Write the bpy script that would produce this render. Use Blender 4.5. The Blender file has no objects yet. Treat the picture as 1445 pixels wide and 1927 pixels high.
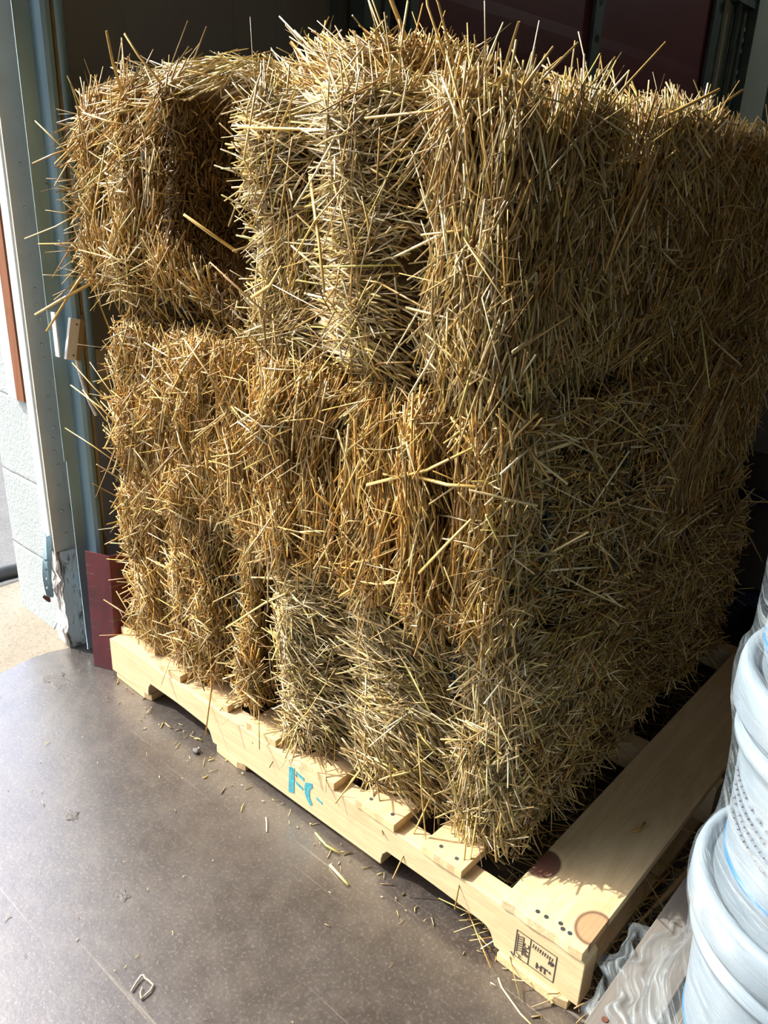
import bpy, bmesh, math, random
import numpy as np
from mathutils import Vector, Matrix

# ------------------------------------------------------------------ camera, light, exposure
sc = bpy.context.scene
COL = sc.collection
rng = np.random.default_rng(7)
random.seed(7)

def link(o):
    COL.objects.link(o); return o

cam_d = bpy.data.cameras.new('camera')
cam = link(bpy.data.objects.new('camera', cam_d))
CP = Vector((1.5115, -0.8121, 1.0972))
yaw, pit, rol = 0.70899, 0.38795, 0.04293
f = Vector((-math.sin(yaw)*math.cos(pit), math.cos(yaw)*math.cos(pit), -math.sin(pit)))
r = f.cross(Vector((0, 0, 1))).normalized(); u = r.cross(f)
r2 = r*math.cos(rol)+u*math.sin(rol); u2 = u*math.cos(rol)-r*math.sin(rol)
M = Matrix((r2, u2, -f)).transposed().to_4x4(); M.translation = CP
cam.matrix_world = M
cam_d.sensor_fit = 'VERTICAL'; cam_d.sensor_height = 36.0
cam_d.lens = 36.0*1520.77/1927.0
cam_d.clip_start = 0.02
sc.camera = cam

sc.view_settings.view_transform = 'Standard'
sc.view_settings.look = 'None'
sc.view_settings.gamma = 1.0
sc.view_settings.use_curve_mapping = False
sc.view_settings.exposure = 0.0

SUN_DIR = Vector((0.92, 0.38, -0.86)).normalized()      # the way the light travels
SUN_ENERGY = 8.6
SKY_STRENGTH = 0.62

w = bpy.data.worlds.new('sky'); sc.world = w; w.use_nodes = True
nt = w.node_tree; bg = nt.nodes['Background']
sky = nt.nodes.new('ShaderNodeTexSky'); sky.sky_type = 'NISHITA'; sky.sun_disc = False
sky.sun_elevation = math.asin(-SUN_DIR.z)
sky.sun_rotation = math.atan2(-SUN_DIR.x, -SUN_DIR.y)
sky.air_density = 1.0; sky.dust_density = 3.0
nt.links.new(sky.outputs[0], bg.inputs[0]); bg.inputs[1].default_value = SKY_STRENGTH

sl = bpy.data.lights.new('sun', 'SUN'); sl.energy = SUN_ENERGY; sl.angle = math.radians(0.53)
sl.color = (1.0, 0.93, 0.80)
so = link(bpy.data.objects.new('sun', sl))
so.rotation_euler = SUN_DIR.to_track_quat('-Z', 'Y').to_euler(); so.location = (-3, -3, 5)

# light from the sky coming in by the open door (a sampling portal, gives no light of its own)
pl = bpy.data.lights.new('door_portal', 'AREA'); pl.shape = 'RECTANGLE'; pl.size = 3.6; pl.size_y = 2.9
pl.cycles.is_portal = True
po = link(bpy.data.objects.new('door_portal', pl)); po.location = (-0.30, -1.78, 1.45)
po.rotation_euler = Vector((1, 0, 0)).to_track_quat('-Z', 'Z').to_euler()

pl2 = pl.copy(); pl2.size = 1.6; pl2.size_y = 2.7; pl2.cycles.is_portal = True
po2 = link(bpy.data.objects.new('fill_opening_portal', pl2)); po2.location = (2.4, -6.1, 1.35)  # sampling portal for the fill opening added in the front wall
po2.rotation_euler = Vector((0, 1, 0)).to_track_quat('-Z', 'Z').to_euler()

# unseen area light added over the far bay to brighten its wall
cl_ = bpy.data.lights.new('far_wall_fill', 'AREA'); cl_.shape = 'RECTANGLE'; cl_.size = 1.2; cl_.size_y = .15; cl_.energy = 9; cl_.color = (.92, 1.0, .95)
clo = link(bpy.data.objects.new('far_wall_fill', cl_)); clo.location = (1.1, 4.6, 3.12); clo.rotation_euler = (0, math.radians(25), math.radians(90))

# ------------------------------------------------------------------ helpers
def tag(o, label=None, cat=None, group=None, kind=None):
    if label: o['label'] = label
    if cat: o['category'] = cat
    if group: o['group'] = group
    if kind: o['kind'] = kind
    return o

def empty(name, loc, label, cat, group=None):
    o = bpy.data.objects.new(name, None); o.location = loc; o.empty_display_size = .05
    link(o); return tag(o, label, cat, group)

class MB:
    def __init__(s): s.v = []; s.f = []
    def add(s, vs, fs):
        b = len(s.v); s.v += [tuple(p) for p in vs]; s.f += [tuple(b+i for i in q) for q in fs]; return s
    def box(s, lo, hi, rot=None, piv=None):
        vs = [Vector((x, y, z)) for x in (lo[0], hi[0]) for y in (lo[1], hi[1]) for z in (lo[2], hi[2])]
        if rot is not None:
            piv = Vector(piv if piv is not None else [(a+b)/2 for a, b in zip(lo, hi)])
            vs = [piv+rot @ (p-piv) for p in vs]
        return s.add(vs, [(0, 1, 3, 2), (4, 6, 7, 5), (0, 4, 5, 1), (2, 3, 7, 6), (0, 2, 6, 4), (1, 5, 7, 3)])
    def prism(s, poly, y0, y1, ax=1):
        # polygon in the two axes other than ax, extruded along ax
        def P(a, b, c):
            return {0: (c, a, b), 1: (a, c, b), 2: (a, b, c)}[ax]
        n = len(poly)
        vs = [P(a, b, y0) for a, b in poly]+[P(a, b, y1) for a, b in poly]
        return s.add(vs, [tuple(range(n)), tuple(range(2*n-1, n-1, -1))]+[(i, i+n, (i+1) % n+n, (i+1) % n) for i in range(n)])
    def tube(s, pts, rad, n=8, caps=True):
        pts = [Vector(p) for p in pts]; rings = []
        rads = rad if isinstance(rad, (list, tuple)) else [rad]*len(pts)
        prev = None
        for i, p in enumerate(pts):
            t = (pts[min(i+1, len(pts)-1)]-pts[max(i-1, 0)]).normalized()
            if prev is None:
                a = t.orthogonal().normalized()
            else:
                a = (prev-t*prev.dot(t)).normalized()
            prev = a; b = t.cross(a)
            rings.append([p+(a*math.cos(k*2*math.pi/n)+b*math.sin(k*2*math.pi/n))*rads[i] for k in range(n)])
        vs = [q for R_ in rings for q in R_]; fs = []
        for i in range(len(pts)-1):
            for k in range(n):
                fs.append((i*n+k, i*n+(k+1) % n, (i+1)*n+(k+1) % n, (i+1)*n+k))
        if caps:
            fs.append(tuple(range(n))[::-1]); fs.append(tuple((len(pts)-1)*n+k for k in range(n)))
        return s.add(vs, fs)
    def lathe(s, prof, c, n=64, jit=None):
        vs = []; fs = []
        for i, (rad, z) in enumerate(prof):
            for k in range(n):
                a = k*2*math.pi/n; rr = rad+(jit(a, z, i) if jit else 0)
                vs.append((c[0]+rr*math.cos(a), c[1]+rr*math.sin(a), c[2]+z))
        for i in range(len(prof)-1):
            for k in range(n):
                fs.append((i*n+k, i*n+(k+1) % n, (i+1)*n+(k+1) % n, (i+1)*n+k))
        return s.add(vs, fs)
    def build(s, name, mat, parent=None, smooth=False, bevel=0, origin=None):
        me = bpy.data.meshes.new(name)
        org = Vector(origin) if origin is not None else (Vector(parent.matrix_world.translation) if parent is not None else Vector((0, 0, 0)))
        if parent is not None and origin is None:
            org = worldloc(parent)
        me.from_pydata([tuple(Vector(p)-org) for p in s.v], [], s.f)
        bm = bmesh.new(); bm.from_mesh(me); bmesh.ops.recalc_face_normals(bm, faces=bm.faces)
        bm.to_mesh(me); bm.free()
        o = bpy.data.objects.new(name, me); link(o)
        if parent is not None:
            o.parent = parent; o.location = org-worldloc(parent)
        else:
            o.location = org
        if mat: me.materials.append(mat)
        if smooth:
            for p in me.polygons: p.use_smooth = True
        if bevel:
            m = o.modifiers.new('bevel', 'BEVEL'); m.width = bevel; m.segments = 2; m.limit_method = 'ANGLE'; m.angle_limit = math.radians(40)
        return o

def worldloc(o):
    v = Vector((0, 0, 0))
    while o is not None:
        v += o.location; o = o.parent
    return v

# ------------------------------------------------------------------ materials
class NT:
    def __init__(s, name):
        s.m = bpy.data.materials.new(name); s.m.use_nodes = True
        s.t = s.m.node_tree; s.b = s.t.nodes['Principled BSDF']; s.out = s.t.nodes['Material Output']
    def n(s, typ, **kw):
        nd = s.t.nodes.new('ShaderNode'+typ)
        for k, v in kw.items():
            if k in nd.inputs: nd.inputs[k].default_value = v
            else: setattr(nd, k, v)
        return nd
    def l(s, a, b): s.t.links.new(a, b); return s
    def pos(s):
        return s.n('NewGeometry').outputs['Position']
    def obj(s): return s.n('TexCoord').outputs['Object']
    def mp(s, src, scale=(1, 1, 1), rot=(0, 0, 0), loc=(0, 0, 0)):
        m = s.n('Mapping'); m.inputs['Scale'].default_value = scale; m.inputs['Rotation'].default_value = rot; m.inputs['Location'].default_value = loc
        s.l(src, m.inputs['Vector']); return m.outputs[0]
    def noise(s, src, scale, detail=4, rough=.55, dist=0):
        k = s.n('TexNoise'); k.inputs['Scale'].default_value = scale; k.inputs['Detail'].default_value = detail
        k.inputs['Roughness'].default_value = rough; k.inputs['Distortion'].default_value = dist
        s.l(src, k.inputs['Vector']); return k.outputs['Fac']
    def ramp(s, src, stops, interp='LINEAR'):
        k = s.n('ValToRGB'); cr = k.color_ramp; cr.interpolation = interp
        while len(cr.elements) < len(stops): cr.elements.new(.5)
        for e, (p, c) in zip(cr.elements, stops):
            e.position = p; e.color = tuple(c)+(1,) if len(c) == 3 else c
        s.l(src, k.inputs[0]); return k.outputs[0]
    def mix(s, fac, a, b, mode='MIX'):
        k = s.n('Mix'); k.data_type = 'RGBA'; k.blend_type = mode
        for i, v in ((0, fac), (6, a), (7, b)):
            if hasattr(v, 'links'): s.l(v, k.inputs[i])
            elif i == 0: k.inputs[0].default_value = v
            else: k.inputs[i].default_value = tuple(v)+(1,)
        return k.outputs[2]
    def math(s, op, a, b=0.0, clamp=False):
        k = s.n('Math'); k.operation = op; k.use_clamp = clamp
        for i, v in ((0, a), (1, b)):
            if hasattr(v, 'links'): s.l(v, k.inputs[i])
            else: k.inputs[i].default_value = v
        return k.outputs[0]
    def bump(s, h, strength=.3, dist=.01):
        k = s.n('Bump'); k.inputs['Strength'].default_value = strength; k.inputs['Distance'].default_value = dist
        s.l(h, k.inputs['Height']); s.l(k.outputs[0], s.b.inputs['Normal']); return s
    def col(s, c):
        if hasattr(c, 'links'): s.l(c, s.b.inputs['Base Color'])
        else: s.b.inputs['Base Color'].default_value = tuple(c)+(1,)
        return s
    def set(s, **kw):
        for k, v in kw.items():
            k = k.replace('_', ' ')
            if hasattr(v, 'links'): s.l(v, s.b.inputs[k])
            else: s.b.inputs[k].default_value = v
        return s

def simple(name, col, rough=.6, metal=0, var=.25, scale=20, bump=0, stretch=(1, 1, 1)):
    N = NT(name); p = N.mp(N.obj(), stretch); fa = N.noise(p, scale)
    c0 = [c*(1-var) for c in col]; c1 = [min(1, c*(1+var)) for c in col]
    N.col(N.ramp(fa, [(.3, c0), (.7, c1)])).set(Roughness=rough, Metallic=metal)
    if bump: N.bump(fa, bump, .004)
    return N.m

def wood(name, axis, base=(.70, .52, .30), dark=(.50, .33, .16), grey=0, knots=(), fresh=.42):
    N = NT(name); src = N.obj()
    oi = N.n('ObjectInfo')
    vm = N.n('VectorMath'); vm.operation = 'ADD'
    N.l(src, vm.inputs[0]); sc3 = N.n('VectorMath'); sc3.operation = 'SCALE'; sc3.inputs[0].default_value = (3.1, 5.7, 9.3)
    N.l(oi.outputs['Random'], sc3.inputs['Scale']); N.l(sc3.outputs[0], vm.inputs[1])
    s = [9, 9, 9]; s[axis] = .9
    p = N.mp(vm.outputs[0], tuple(s))
    n1 = N.noise(p, 2.2, 5, .6, .6)
    s2 = [160, 160, 160]; s2[axis] = 9
    fine = N.noise(N.mp(vm.outputs[0], tuple(s2)), 1.0, 3, .6)
    rings = N.math('PINGPONG', N.math('MULTIPLY', n1, 14.0), 1.0)
    c = N.mix(N.math('MULTIPLY', rings, .45), base, dark)
    c = N.mix(N.math('MULTIPLY', fine, fresh), c, [x*.62 for x in base])
    blot = N.noise(src, 9, 4, .6)
    c = N.mix(N.ramp(blot, [(.55, (0, 0, 0)), (.75, (.35, .35, .35))]), c, [x*.8 for x in dark])
    speck = N.noise(src, 55, 3, .7)
    c = N.mix(N.ramp(speck, [(.68, (0, 0, 0)), (.78, (.5, .5, .5))]), c, (.16, .13, .10))
    if grey: c = N.mix(grey, c, (.33, .32, .31))
    for (kx, ky, kr, kcol) in knots:
        d = N.n('VectorMath'); d.operation = 'DISTANCE'; d.inputs[1].default_value = (kx, ky, 0)
        fl = N.n('VectorMath'); fl.operation = 'MULTIPLY'; fl.inputs[1].default_value = (1, .8, 0)
        N.l(N.pos(), fl.inputs[0]); d.inputs[1].default_value = (kx, ky*.8, 0)
        N.l(fl.outputs[0], d.inputs[0])
        dist = d.outputs['Value']
        ring = N.math('PINGPONG', N.math('MULTIPLY', dist, 130.0), 1.0)
        near = N.ramp(dist, [(0, (1, 1, 1)), (.09, (0, 0, 0))])
        c = N.mix(N.math('MULTIPLY', N.math('MULTIPLY', ring, near), .45), c, dark)
        c = N.mix(N.ramp(dist, [(kr, (1, 1, 1)), (kr+.0015, (0, 0, 0))], 'LINEAR'), c, kcol)
        edge = N.ramp(N.math('ABSOLUTE', N.math('SUBTRACT', dist, kr)), [(.0006, (.8, .8, .8)), (.0016, (0, 0, 0))])
        c = N.mix(edge, c, (.05, .03, .025))
    N.col(c).set(Roughness=.75); N.b.inputs['Specular IOR Level'].default_value = .25
    N.bump(fine, .35, .002)
    return N.m

W_PINE_X = wood('pine_along_x', 0, base=(.62, .49, .30), dark=(.47, .33, .17))
W_PINE_Y = wood('pine_along_y', 1, base=(.68, .50, .28), dark=(.50, .32, .15))
W_LEAD = wood('pine_lead_board', 1, base=(.68, .55, .34), dark=(.44, .30, .15), knots=((1.090, .098, .023, (.13, .058, .04)), (1.205, .045, .024, (.38, .235, .13))))
W_OLD_Y = wood('weathered_pine', 1, base=(.17, .155, .14), dark=(.09, .08, .07), grey=.15, fresh=.95)
W_OLD_X = wood('weathered_pine_across', 0, base=(.17, .155, .14), dark=(.09, .08, .07), grey=.15)
W_RED = wood('red_brown_wood', 2, base=(.23, .085, .035), dark=(.12, .04, .02))
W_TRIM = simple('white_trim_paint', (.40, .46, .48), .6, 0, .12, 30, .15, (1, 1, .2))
M_ZINC = simple('galvanised_steel', (.27, .43, .53), .42, .25, .18, 14, .03, (1, 1, .3))
M_ZINC_D = simple('dull_galvanised_steel', (.16, .21, .21), .5, .6, .2, 14, .03)
M_BRASSY = simple('yellowed_steel', (.34, .25, .12), .5, .5, .2, 30)
M_SENS = simple('white_enamelled_steel', (.72, .74, .75), .35, 0, .05, 30)
M_TAN = simple('tan_plastic', (.28, .21, .11), .5, 0, .1, 30)
M_BLACK = simple('black_rubber', (.02, .022, .025), .45, 0, .3, 40)
M_NAIL = simple('nail_head_steel', (.10, .11, .13), .35, .6, .2, 200)
M_STENCIL = simple('blue_green_stencil_paint', (.035, .27, .33), .7, 0, .35, 160)
M_INK = simple('black_stamp_ink', (.035, .03, .03), .8, 0, .3, 100)
M_TWINE = simple('dark_blue_twine', (.02, .06, .10), .6, 0, .3, 100)
M_NAVY = simple('navy_plastic', (.012, .018, .045), .5, 0, .2, 6)
M_BROWN = simple('brown_cardboard', (.05, .038, .03), .8, 0, .2, 6)
M_BLUE = simple('bright_blue_plastic', (.015, .16, .42), .35, 0, .1, 30)

def m_floor():
    N = NT('dark_stained_concrete'); p = N.pos()
    a = N.noise(p, 2.3, 6, .6, .3); b = N.noise(p, 26, 6, .7); g = N.noise(p, 170, 4, .8)
    c = N.ramp(a, [(.3, (.020, .0165, .0165)), (.5, (.030, .0245, .0235)), (.7, (.052, .046, .044))])
    c = N.mix(N.ramp(b, [(.42, (0, 0, 0)), (.72, (.6, .6, .6))]), c, (.085, .074, .065))
    c = N.mix(N.ramp(g, [(.53, (0, 0, 0)), (.66, (.75, .75, .75))]), c, (.145, .128, .112))
    c = N.mix(N.ramp(g, [(.26, (.6, .6, .6)), (.36, (0, 0, 0))]), c, (.035, .03, .028))
    # long scuffs running along the pallet and a few crossing ones
    for rot, sc_, lo, amt in ((.10, (.9, 95, 1), .69, .4), (-.12, (1.2, 70, 1), .68, .5), (.45, (1.3, 80, 1), .72, .4)):
        s = N.noise(N.mp(p, sc_, (0, 0, rot)), 1.0, 2, .5)
        c = N.mix(N.ramp(s, [(lo, (0, 0, 0)), (lo+.05, (amt, amt, amt))]), c, (.27, .24, .20))
    N.col(c)
    rr = N.ramp(N.noise(p, 6, 5, .65), [(.3, (.27, .27, .27)), (.7, (.46, .46, .46))])
    N.l(rr, N.b.inputs['Roughness']); N.b.inputs['Specular IOR Level'].default_value = .8; N.set(Coat_Weight=1.0, Coat_Roughness=.27, Coat_IOR=1.9)
    h = N.math('ADD', N.math('MULTIPLY', N.noise(p, 60, 5, .7), .8), N.math('MULTIPLY', N.noise(p, 7, 3), 1.0))
    N.bump(h, .28, .004)
    return N.m
M_FLOOR = m_floor()

def m_ground(name, c0, c1, c2, sc_=40):
    N = NT(name); p = N.pos(); a = N.noise(p, 5, 5, .6); b = N.noise(p, sc_*3, 4, .75)
    c = N.ramp(a, [(.3, c0), (.7, c1)]); c = N.mix(N.ramp(b, [(.5, (0, 0, 0)), (.7, (.7, .7, .7))]), c, c2)
    N.col(c).set(Roughness=.9).bump(b, .5, .006); return N.m
M_APRON = m_ground('beige_concrete_apron', (.21, .19, .15), (.29, .26, .21), (.13, .11, .085))
M_ASPH = m_ground('grey_asphalt', (.09, .095, .10), (.13, .135, .14), (.22, .22, .22))

def m_block():
    N = NT('white_painted_block'); p = N.pos(); sx = N.n('SeparateXYZ'); N.l(p, sx.inputs[0])
    z = N.math('SUBTRACT', sx.outputs['Z'], .19-2.0); mz = N.math('MODULO', z, .203)
    wob = N.math('MULTIPLY', N.math('SUBTRACT', N.noise(p, 25, 2), .5), .006)
    d = N.math('ABSOLUTE', N.math('SUBTRACT', N.math('ADD', mz, wob), .1725))
    joint = N.ramp(d, [(.0, (1, 1, 1)), (.0045, (0, 0, 0))])
    rough = N.noise(p, 130, 4, .65)
    pit = N.ramp(N.noise(p, 210, 2, .5), [(.27, (1, 1, 1)), (.36, (0, 0, 0))])
    c = N.ramp(N.noise(p, 6, 4), [(.3, (.33, .385, .40)), (.7, (.38, .425, .44))])
    c = N.mix(N.math('MULTIPLY', pit, .55), c, (.30, .32, .33))
    c = N.mix(N.math('MULTIPLY', joint, .45), c, (.33, .35, .36))
    # thin cracks
    v = N.n('TexVoronoi'); v.feature = 'DISTANCE_TO_EDGE'; v.inputs['Scale'].default_value = 5.0
    N.l(N.mp(p, (1.6, 1, .8)), v.inputs['Vector'])
    cr = N.ramp(v.outputs['Distance'], [(.004, (.35, .35, .35)), (.012, (0, 0, 0))])
    c = N.mix(cr, c, (.35, .36, .36))
    N.col(c).set(Roughness=.8)
    h = N.math('SUBTRACT', N.math('ADD', rough, 0), N.math('MULTIPLY', joint, 1.2))
    N.bump(h, .55, .006); return N.m
M_BLOCK = m_block()

def m_greywall():
    N = NT('dark_grey_wall_paint'); p = N.pos()
    c = N.ramp(N.noise(p, 3, 4), [(.3, (.215, .228, .245)), (.7, (.26, .272, .285))])
    st = N.noise(N.mp(p, (30, 30, 2)), 1, 3); c = N.mix(N.ramp(st, [(.6, (0, 0, 0)), (.8, (.3, .3, .3))]), c, (.08, .07, .06))
    N.col(c).set(Roughness=.65); N.bump(N.noise(p, 60, 3), .1, .004); return N.m
M_GREYW = m_greywall()
M_GREENW = simple('grey_green_wall_paint', (.48, .56, .50), .7, 0, .1, 3)
M_ROOM = simple('dull_warm_interior', (.42, .33, .23), .9, 0, .15, 2)
M_MAROON = simple('maroon_painted_steel', (.20, .065, .085), .45, 0, .12, 5, .03)

def m_redsheet():
    N = NT('scuffed_dark_red_paint'); p = N.obj()
    c = N.ramp(N.noise(p, 8, 5, .6), [(.35, (.085, .009, .015)), (.55, (.13, .014, .022)), (.68, (.10, .045, .04))])
    st = N.noise(N.mp(p, (4, 4, 60)), 2.5, 3); c = N.mix(N.ramp(st, [(.62, (0, 0, 0)), (.72, (.6, .6, .6))]), c, (.30, .17, .16))
    bl = N.noise(p, 20, 4, .7); c = N.mix(N.ramp(bl, [(.52, (0, 0, 0)), (.62, (.7, .7, .7))]), c, (.045, .02, .02))
    N.col(c).set(Roughness=.5); return N.m
M_REDS = m_redsheet()

def m_taupe():
    N = NT('taupe_old_paint'); p = N.pos()
    c = N.ramp(N.noise(p, 9, 5, .65), [(.3, (.48, .44, .375)), (.65, (.60, .55, .47))])
    bl = N.noise(N.mp(p, (40, 40, 6)), 1.3, 4, .7); c = N.mix(N.ramp(bl, [(.62, (0, 0, 0)), (.78, (.6, .6, .6))]), c, (.08, .07, .06))
    N.col(c).set(Roughness=.6); N.bump(N.noise(p, 90, 3), .12, .003); return N.m
M_TAUPE = m_taupe()

def m_flaking():
    N = NT('flaking_white_paint_on_timber'); p = N.pos()
    k = N.noise(N.mp(p, (30, 30, 7)), 1.4, 5, .7, .5)
    c = N.ramp(k, [(.40, (.05, .042, .037)), (.47, (.22, .19, .16)), (.52, (.62, .64, .65)), (.8, (.50, .50, .49))])
    N.col(c).set(Roughness=.75); N.bump(k, .8, .01); return N.m
M_FLAKE = m_flaking()

def m_straw():
    N = NT('straw'); at = N.n('Attribute'); at.attribute_name = 'straw_tint'
    fine = N.noise(N.obj(), 300, 2, .6)
    c = N.mix(N.ramp(fine, [(.35, (0, 0, 0)), (.75, (.35, .35, .35))]), at.outputs['Color'], (.35, .22, .08))
    N.col(c).set(Roughness=.36); N.b.inputs['Specular IOR Level'].default_value = .55
    return N.m
M_STRAW = m_straw()
M_CORE = simple('packed_straw', (.17, .10, .038), .9, 0, .5, 90, .6)

# ------------------------------------------------------------------ straw
PAL = dict(
    brown=np.array([(.26, .15, .045), (.19, .105, .032), (.33, .21, .08), (.14, .08, .028), (.42, .30, .13)]),  # browner inner straw, toned darker to deepen the shade in the hollow
    gold=np.array([(.62, .36, .075), (.70, .45, .13), (.52, .27, .05), (.74, .55, .22), (.40, .20, .045), (.80, .68, .38), (.62, .40, .10)]),
    pale=np.array([(.62, .48, .22), (.70, .58, .30), (.52, .36, .13), (.60, .50, .15), (.36, .23, .09), (.78, .70, .46), (.46, .36, .20), (.58, .42, .16)]),
    mid=np.array([(.60, .41, .13), (.68, .50, .21), (.52, .32, .08), (.58, .46, .13), (.37, .21, .07), (.78, .68, .42), (.50, .38, .18)]),
)

def stalk_geo(P, T, L, W, H, bend, droop=0.0):
    """P centre points, T unit directions, returns verts (n*12,3)"""
    n = len(P)
    a = np.cross(T, rng.normal(size=(n, 3))); a /= np.linalg.norm(a, axis=1)[:, None]+1e-9
    b = np.cross(T, a)
    mo = (rng.normal(size=(n, 1))*a+rng.normal(size=(n, 1))*b)*(bend*L)[:, None]*.7
    V = np.empty((n, 3, 4, 3))
    ss = rng.uniform(-.2, .2, n)
    for k in range(3):
        s = (-.5, 0, .5)[k]
        c = P+T*(L*(s if k != 1 else ss*.5))[:, None]
        if k == 1: c = c+mo
        else: c = c-mo*.5
        if droop: c = c-np.array([0, 0, 1.])*(droop*(s+.5)**2*L**2)[:, None]
        tw = (1.0, 1.0, .82)[k]
        V[:, k, 0] = c+a*(W*tw*.5)[:, None]; V[:, k, 1] = c+b*(H*tw*.5)[:, None]
        V[:, k, 2] = c-a*(W*tw*.5)[:, None]; V[:, k, 3] = c-b*(H*tw*.5)[:, None]
    return V.reshape(-1, 3)

_SF = []
for k in range(2):
    for j in range(4):
        _SF.append((k*4+j, k*4+(j+1) % 4, (k+1)*4+(j+1) % 4, (k+1)*4+j))
_SF += [(3, 2, 1, 0), (8, 9, 10, 11)]
_SF = np.array(_SF)

class Straw:
    """collects stalks (12 verts each) and plain core quads, builds one mesh"""
    def __init__(s): s.V = []; s.C = []; s.cv = []; s.cf = []; s.nc = 0
    def add(s, V, col):
        s.V.append(V); s.C.append(np.repeat(col, 12, axis=0))
    def core(s, v, fq):
        s.cv.append(v); s.cf.append(fq+s.nc); s.nc += len(v)
    def build(s, name, parent, org=None, label=None, kind=None):
        V = np.concatenate(s.V) if s.V else np.zeros((0, 3)); C = np.concatenate(s.C) if s.C else np.zeros((0, 3))
        ns = len(V)//12
        F = (np.arange(ns)[:, None, None]*12+_SF[None]).reshape(-1, 4)
        nstraw = len(F)
        if s.cv:
            cv = np.concatenate(s.cv); cf = np.concatenate(s.cf)+len(V)
            V = np.concatenate([V, cv]); F = np.concatenate([F, cf]); C = np.concatenate([C, np.full((len(cv), 3), .2)])
        o0 = np.array(worldloc(parent)) if parent is not None else np.array(org if org is not None else (0, 0, 0))
        V = V-o0
        me = bpy.data.meshes.new(name)
        me.vertices.add(len(V)); me.vertices.foreach_set('co', V.astype(np.float32).ravel())
        me.loops.add(F.size); me.loops.foreach_set('vertex_index', F.astype(np.int32).ravel())
        me.polygons.add(len(F)); me.polygons.foreach_set('loop_start', np.arange(0, F.size, 4, dtype=np.int32))
        me.materials.append(M_STRAW); me.materials.append(M_CORE)
        mi = np.zeros(len(F), dtype=np.int32); mi[nstraw:] = 1
        me.polygons.foreach_set('material_index', mi)
        sm = np.ones(len(F), dtype=bool)
        capm = np.zeros(10, dtype=bool); capm[8:] = True
        if ns: sm[:nstraw] = ~np.tile(capm, ns)
        me.polygons.foreach_set('use_smooth', sm)
        at = me.attributes.new('straw_tint', 'FLOAT_COLOR', 'POINT')
        at.data.foreach_set('color', np.concatenate([C, np.ones((len(C), 1))], 1).astype(np.float32).ravel())
        me.update(calc_edges=True); me.validate()
        o = bpy.data.objects.new(name, me); link(o)
        if parent is not None: o.parent = parent
        else: o.location = o0
        if label: o['label'] = label
        if kind: o['kind'] = kind
        return o

def tints(n, pal, sd=.16):
    p = PAL[pal]; c = p[rng.integers(0, len(p), n)]
    k = np.exp(rng.normal(-.10, sd*1.6, (n, 1)))
    k = np.where(rng.uniform(0, 1, (n, 1)) < .16, k*.5, k)       # old brown stalks among the bright ones
    return np.clip(c*k, .02, .9)

FACES = {'-y': (1, -1, 0, 2), '+x': (0, 1, 1, 2), '+z': (2, 1, 0, 1), '-x': (0, -1, 1, 2), '+y': (1, 1, 0, 2), '-z': (2, -1, 0, 1)}

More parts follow.
